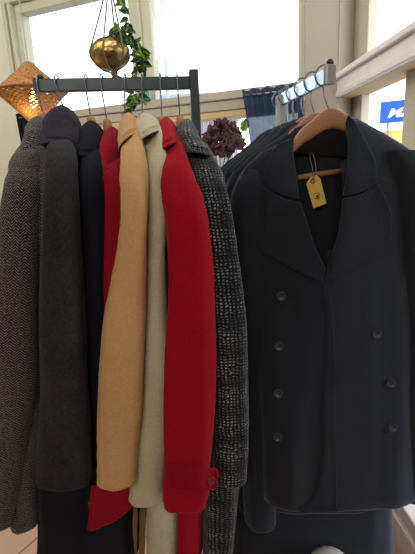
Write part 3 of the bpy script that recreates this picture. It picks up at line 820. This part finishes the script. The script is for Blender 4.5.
# swing tag
dT = D0-.035
t = empty('price_tag', P(316, 178, dT), 'tan card swing tag with a round stamp hanging inside the navy peacoat', 'tag')
tp = [(308.5, 180), (311.5, 176.3), (316.5, 175.3), (320.5, 178.5), (326.5, 203.5), (313.5, 208.5), (306.3, 184)]
patch('card', tp, None, M['tag'], t, 0, .0012, 3, None, dT)
def disc(name, px, py, d, r1, r0_, mat, N=24):
    c = P(px, py, d); ax = (CAM-c).normalized(); q = ax.to_track_quat('Z', 'Y').to_matrix(); bm = bmesh.new(); rings = []
    for (r, z) in ((r0_, 0), (r1, 0), (r1, .0006), (r0_, .0006)):
        rings.append([c+q @ Vector((r*math.cos(2*PI*k/N), r*math.sin(2*PI*k/N), z)) for k in range(N)])
    rings.append(rings[0]); rings_mesh(bm, rings, False, False); bmesh.ops.remove_doubles(bm, verts=bm.verts, dist=1e-7)
    bmesh.ops.recalc_face_normals(bm, faces=bm.faces)
    return from_bm(name, bm, mat, t)
disc('eyelet', 312.8, 181, dT-.0012, .0058, .0022, M['eyelet'])
disc('stamp_ring', 317, 196, dT-.0012, .0068, .0058, M['tag_ink'])
disc('stamp_mark', 317.3, 196.2, dT-.0012, .0028, .0004, M['tag_ink'])
tube('string', [P(312.8, 181, dT-.002), P(313, 172, dT-.004), P(310.5, 160, dT+.01), P(310, 152, dT+.03), P(313.5, 156, dT+.02), P(316, 170, dT-.006), P(313.2, 180, dT-.002)], .0007, M['twine'], t, 6, smooth_n=5)

# ------------------------------------------------------------------ small bin under the navy coats
bc = P(330, 558, .90)
t = empty('round_bin', (bc.x, .90, 0), 'pale grey dome-lidded round bin just showing below the navy coats', 'bin')
lathe('bin_body', [(.045, 0), (.052, .005), (.056, bc.z-.07), (.056, bc.z-.055)], M['bin'], t, (bc.x, .90, 0))
lathe('lid', [(.058, bc.z-.055), (.058, bc.z-.035), (.05, bc.z-.012), (.034, bc.z+.002), (.014, bc.z+.009), (.002, bc.z+.010)], M['bin'], t, (bc.x, .90, 0))

# ------------------------------------------------------------------ rattan lamp
LD = 1.62
lt, lc, lb = P(30, 62, LD), P(32, 92, LD), P(31, 126, LD)
rL = (P(66, 92, LD)-P(-1, 92, LD)).length/2
t = empty('pendant_lamp', (lc.x, LD, lb.z), 'lit woven rattan double-cone pendant lamp by left window edge', 'lamp')
def cone(name, prof_):
    bm = bmesh.new(); N = 64
    sp = spline(prof_, 8)
    rings = [[Vector((lc.x+r*math.cos(2*PI*k/N), LD+r*math.sin(2*PI*k/N), z)) for k in range(N)] for r, z in sp]
    rings_mesh(bm, rings, False, False); bmesh.ops.recalc_face_normals(bm, faces=bm.faces)
    o = from_bm(name, bm, M['weave'], t); s = o.modifiers.new('s', 'SOLIDIFY'); s.thickness = .003; return o
cone('upper_shade', [(.012, lt.z), (rL*.5, lt.z+(lc.z-lt.z)*.44), (rL, lc.z+.004)])
cone('lower_shade', [(rL, lc.z-.004), (rL*.52, lb.z+(lc.z-lb.z)*.47), (.012, lb.z)])
bm = bmesh.new(); tube_bm(bm, [(lc.x+rL*math.cos(2*PI*k/64), LD+rL*math.sin(2*PI*k/64), lc.z) for k in range(64)], .005, 8, True)
from_bm('rim_band', bm, plain('dark rattan band', (120, 82, 50), .7), t)
bz = P(31, 104, LD).z
lathe('bulb', [(.003, -.017), (.011, -.012), (.0165, 0), (.013, .012), (.009, .024), (.009, .05), (.002, .051)], M['bulb'], t, (lc.x, LD-.0, bz))
lathe('lamp_holder', [(.014, .048), (.018, .052), (.018, .09), (.006, .1)], M['steel'], t, (lc.x, LD, bz))
tube('cord', [(lc.x, LD, bz+.09), (lc.x, LD, CEIL)], .0018, M['frame'], t, 8)
pl_ = bpy.data.lights.new('lamp_glow', 'POINT'); pl_.energy = .9; pl_.color = (1, .70, .40); pl_.shadow_soft_size = .03
po = bpy.data.objects.new('lamp_glow', pl_); COL.objects.link(po); po.location = (lc.x, LD-.045, bz-.03)

# ------------------------------------------------------------------ hanging brass planter with its vine
BD = 1.5
bc_ = P(110.5, 55, BD); bR = (P(130.5, 55, BD)-P(90.5, 55, BD)).length/2; bH = (P(110, 39, BD)-P(110, 70, BD)).length/2
t = empty('hanging_planter', bc_-Vector((0, 0, bH)), 'hammered brass bowl hung in twine before the back window', 'planter')
pr = [(.002, -bH), (bR*.4, -bH*.93), (bR*.75, -bH*.64), (bR*.95, -bH*.25), (bR, .08*bH), (bR*.9, bH*.5), (bR*.72, bH*.8), (bR*.62, bH*.92), (bR*.58, bH*.9), (bR*.62, bH*.6), (bR*.7, .1*bH), (.002, .05*bH)]
prs = spline(pr[:8], 4)+pr[8:]
lathe('bowl', prs, M['brass'], t, bc_, N=48)
apex = P(109, -22, BD)
knot = bc_+Vector((.008, -.006, -bH-.012))
for k, an in enumerate((200, 262, 320, 80)):
    an = math.radians(an); rim = bc_+Vector((bR*1.01*math.cos(an), bR*1.01*math.sin(an), bH*.1))
    low = bc_+Vector((bR*.72*math.cos(an), bR*.72*math.sin(an), -bH*.72))
    path = [apex.lerp(rim, i/8) for i in range(8)] + [rim+Vector((0, 0, .004)), rim, rim.lerp(low, .4)+Vector((math.cos(an), math.sin(an), 0))*.006, low, low.lerp(knot, .5)+Vector((math.cos(an), math.sin(an), -.3))*.008, knot]
    tube('twine_strand', path, .0028, M['twine'], t, 8)
lathe('twine_knot', [(.002, -.012), (.01, -.006), (.012, .002), (.006, .01), (.002, .012)], M['twine'], t, knot)
bm = bmesh.new()
for j in range(5):
    tube_bm(bm, [knot, knot+Vector((.010*j-.012, -.004*j, -.018)), knot+Vector((.016*j-.02, .006*(j % 2), -.03-.004*j))], .0022, 6)
from_bm('tassel', bm, M['twine'], t)
lathe('ceiling_hook', [(.003, 0), (.003, CEIL-apex.z)], M['steel'], t, apex)
# vine
t = empty('trailing_plant', bc_+Vector((.02, 0, bH*.6)), 'green trailing vine growing in the hanging brass bowl', 'plant')
def leaf_bm(bm, base, dirv, nrm, L, W):
    dirv = dirv.normalized(); s = dirv.cross(nrm).normalized(); nrm = s.cross(dirv)
    outl = [(0, 0), (.06, .34), (.25, .5), (.5, .43), (.78, .2), (1, 0)]
    mid = [bm.verts.new(base+dirv*L*a - nrm*L*.12*a*a) for a, _ in outl]
    for sg in (1, -1):
        ed = [mid[0]]+[bm.verts.new(base+dirv*L*a+s*sg*W*b+nrm*W*.18*b - nrm*L*.12*a*a) for a, b in outl[1:-1]]+[mid[-1]]
        for i in range(len(outl)-1):
            vs = [mid[i], mid[i+1], ed[i+1], ed[i]]; vs = list(dict.fromkeys(vs))
            if len(vs) > 2: bm.faces.new(vs)
vine1 = [(108, 40), (114, 33), (121, 30), (128, 26), (127, 14), (122, 3), (119, -10)]
vine2 = [(112, 38), (122, 34), (130, 40), (135, 50), (138, 60), (137, 72), (136, 84), (133, 96), (131, 108), (133, 116)]
vine3 = [(116, 36), (128, 38), (137, 45), (142, 55), (143, 66), (141, 78), (139, 90), (140, 104)]
bl, bl2 = bmesh.new(), bmesh.new()
for vi, vn in enumerate((vine1, vine2, vine3)):
    sp = spline([(x, y) for x, y in vn], 6)
    pts = [P(x, y, BD+.02*math.sin(i*.5+vi)-.01+.02*vi) for i, (x, y) in enumerate(sp)]
    tube('vine_stem', pts, .0016, M['stem'], t, 6)
    for i in range(1, len(pts), 1):
        if random.random() < (.75 if vi == 0 else .88):
            an = random.uniform(0, 2*PI)
            dv_ = Vector((math.cos(an), random.uniform(-.8, .3), math.sin(an)*.7-.35))
            L = random.uniform(.020, .037)
            leaf_bm(bl if random.random() < .72 else bl2, pts[i], dv_, Vector((random.uniform(-.6, .6), -1, random.uniform(.0, .8))), L, L*.72)
for k in range(12):
    an = random.uniform(0, 2*PI); q = P(random.uniform(110, 132), random.uniform(26, 42), BD+random.uniform(-.03, .03))
    L = random.uniform(.018, .032)
    leaf_bm(bl, q, Vector((math.cos(an), -.4, math.sin(an))), Vector((random.uniform(-.5, .5), -1, .5)), L, L*.7)
from_bm('leaves', bl, M['leaf'], t); from_bm('pale_leaves', bl2, M['leaf2'], t)['label'] = 'lighter yellow-green leaves'
# ------------------------------------------------------------------ green bottle on the transom
bt = PL(147.5, 113, C+nB*-.025, dB)
t = empty('glass_bottle', (bt.x, bt.y, ZT), 'small green glass bottle standing on the window transom', 'bottle')
lathe('bottle_body', [(.004, 0), (.021, .001), (.023, .006), (.023, .055), (.018, .068), (.009, .078), (.008, .1)], M['greenglass'], t, (bt.x, bt.y, ZT))
lathe('bottle_lip', [(.008, .098), (.0105, .1), (.0105, .107), (.006, .108)], M['greenglass'], t, (bt.x, bt.y, ZT))

# ------------------------------------------------------------------ curtains
def curtain(name, label, pxs, ytop, ybot, folds, seed, narrow=.8, mat='sheer'):
    """sheer gathered panel on the low rod."""
    a, b = PL(pxs[0], ytop[0], C-nB*.06, dB), PL(pxs[1], ytop[1], C-nB*.06, dB)
    t = empty(name, (a+b)/2, label, 'curtain', None)
    U, W_ = 120, 30; bm = bmesh.new(); g = []
    L = (b-a).length; d = (b-a); d.z = 0; d.normalize(); zt0 = (a.z+b.z)/2
    for j in range(W_+1):
        v = j/W_; row = []
        for i in range(U+1):
            uu = i/U; q = a.copy(); q.z = zt0
            wdt = 1-(1-narrow)*math.sin(min(1, v*1.1)*PI/2)
            q += d*L*((1-wdt)+uu*wdt)
            amp = .006+.010*v
            q -= nB*(amp*math.sin(uu*folds*2*PI+2*noise.noise(Vector((uu*5, seed, v)))) + .006*noise.noise(Vector((uu*9, v*3, seed))))
            ruf = .005*math.sin(uu*folds*2*PI*.5+seed) + .006*noise.noise(Vector((uu*20, 0, seed)))
            q.z = zt0 + (ruf+.006 if j == 0 else ruf*.3 if j == 1 else 0) - v*(zt0-ybot)
            row.append(bm.verts.new(q))
        g.append(row)
    for j in range(W_):
        for i in range(U): bm.faces.new((g[j][i], g[j+1][i], g[j+1][i+1], g[j][i+1]))
    bmesh.ops.recalc_face_normals(bm, faces=bm.faces)
    from_bm('curtain_panel', bm, M[mat], t)
    bm = bmesh.new(); tube_bm(bm, [a+d*.01+Vector((0, 0, zt0-a.z-.018)), b-d*.01+Vector((0, 0, zt0-b.z-.018))], .004, 8)
    from_bm('curtain_rod', bm, M['brushed'], t)
curtain('sheer_curtain', 'sheer navy gathered curtain across the low back window near the corner', (242, 303), (94, 82), 1.19, 9, 2.0, .82)
curtain('dark_curtain', 'strip of dark curtain at left window edge under the rattan lamp', (16, 44), (116, 110), 1.19, 5, 5.0, .9, 'black')

# ------------------------------------------------------------------ burgundy plant on the sill
pc_ = PL(219, 150, C-nB*.055, dB)
t = empty('potted_plant', (pc_.x, pc_.y, SILL), 'burgundy-leaved potted plant on the low window sill behind coats', 'plant')
lathe('pot', [(.035, 0), (.04, .002), (.052, .11), (.056, .112), (.056, .125), (.048, .125), (.045, .11), (.002, .108)], M['pot'], t, (pc_.x, pc_.y, SILL))
bm = bmesh.new(); bs = bmesh.new(); bg_ = bmesh.new()
heads = [(213, 136), (222, 128), (231, 131), (219, 142), (229, 142), (209, 146), (236, 145), (214, 152), (227, 153)]
for (x, y) in heads:
    c = PL(x, y, C-nB*.06, dB)
    tube_bm(bs, [Vector((pc_.x, pc_.y, SILL+.11)), Vector((pc_.x, pc_.y, SILL+.2)).lerp(c, .5), c], .002, 6)
    for k in range(34):
        an, el = random.uniform(0, 2*PI), random.uniform(-.5, 1.4)
        dv_ = Vector((math.cos(an)*math.cos(el), math.sin(an)*math.cos(el)*.6, math.sin(el)))
        L = random.uniform(.028, .056)
        leaf_bm(bm, c+dv_*.006, dv_, Vector((random.uniform(-1, 1), -1, random.uniform(-.2, 1))), L, L*.85)
for (x, y, L) in ((236, 134, .04), (244, 128, .05), (205, 140, .035), (238, 141, .04), (243, 131, .045)):
    c = PL(x, y, C-nB*.05, dB)
    tube_bm(bs, [Vector((pc_.x, pc_.y, SILL+.11)), Vector((pc_.x, pc_.y, SILL+.22)).lerp(c, .5), c], .0016, 6)
    leaf_bm(bg_, c, Vector((.3, -.3, .9)), Vector((0, -1, .3)), L, L*.9)
from_bm('dark_leaves', bm, M['petal'], t); from_bm('stems', bs, M['stem'], t); from_bm('green_leaves', bg_, M['leaf2'], t)['label'] = 'bright green leaves'

# ------------------------------------------------------------------ look
sc.view_settings.view_transform = 'Standard'
sc.view_settings.look = 'None'
sc.view_settings.exposure = 0.0
sc.cycles.use_denoising = True
sc.cycles.max_bounces = 8
sc.cycles.transparent_max_bounces = 16
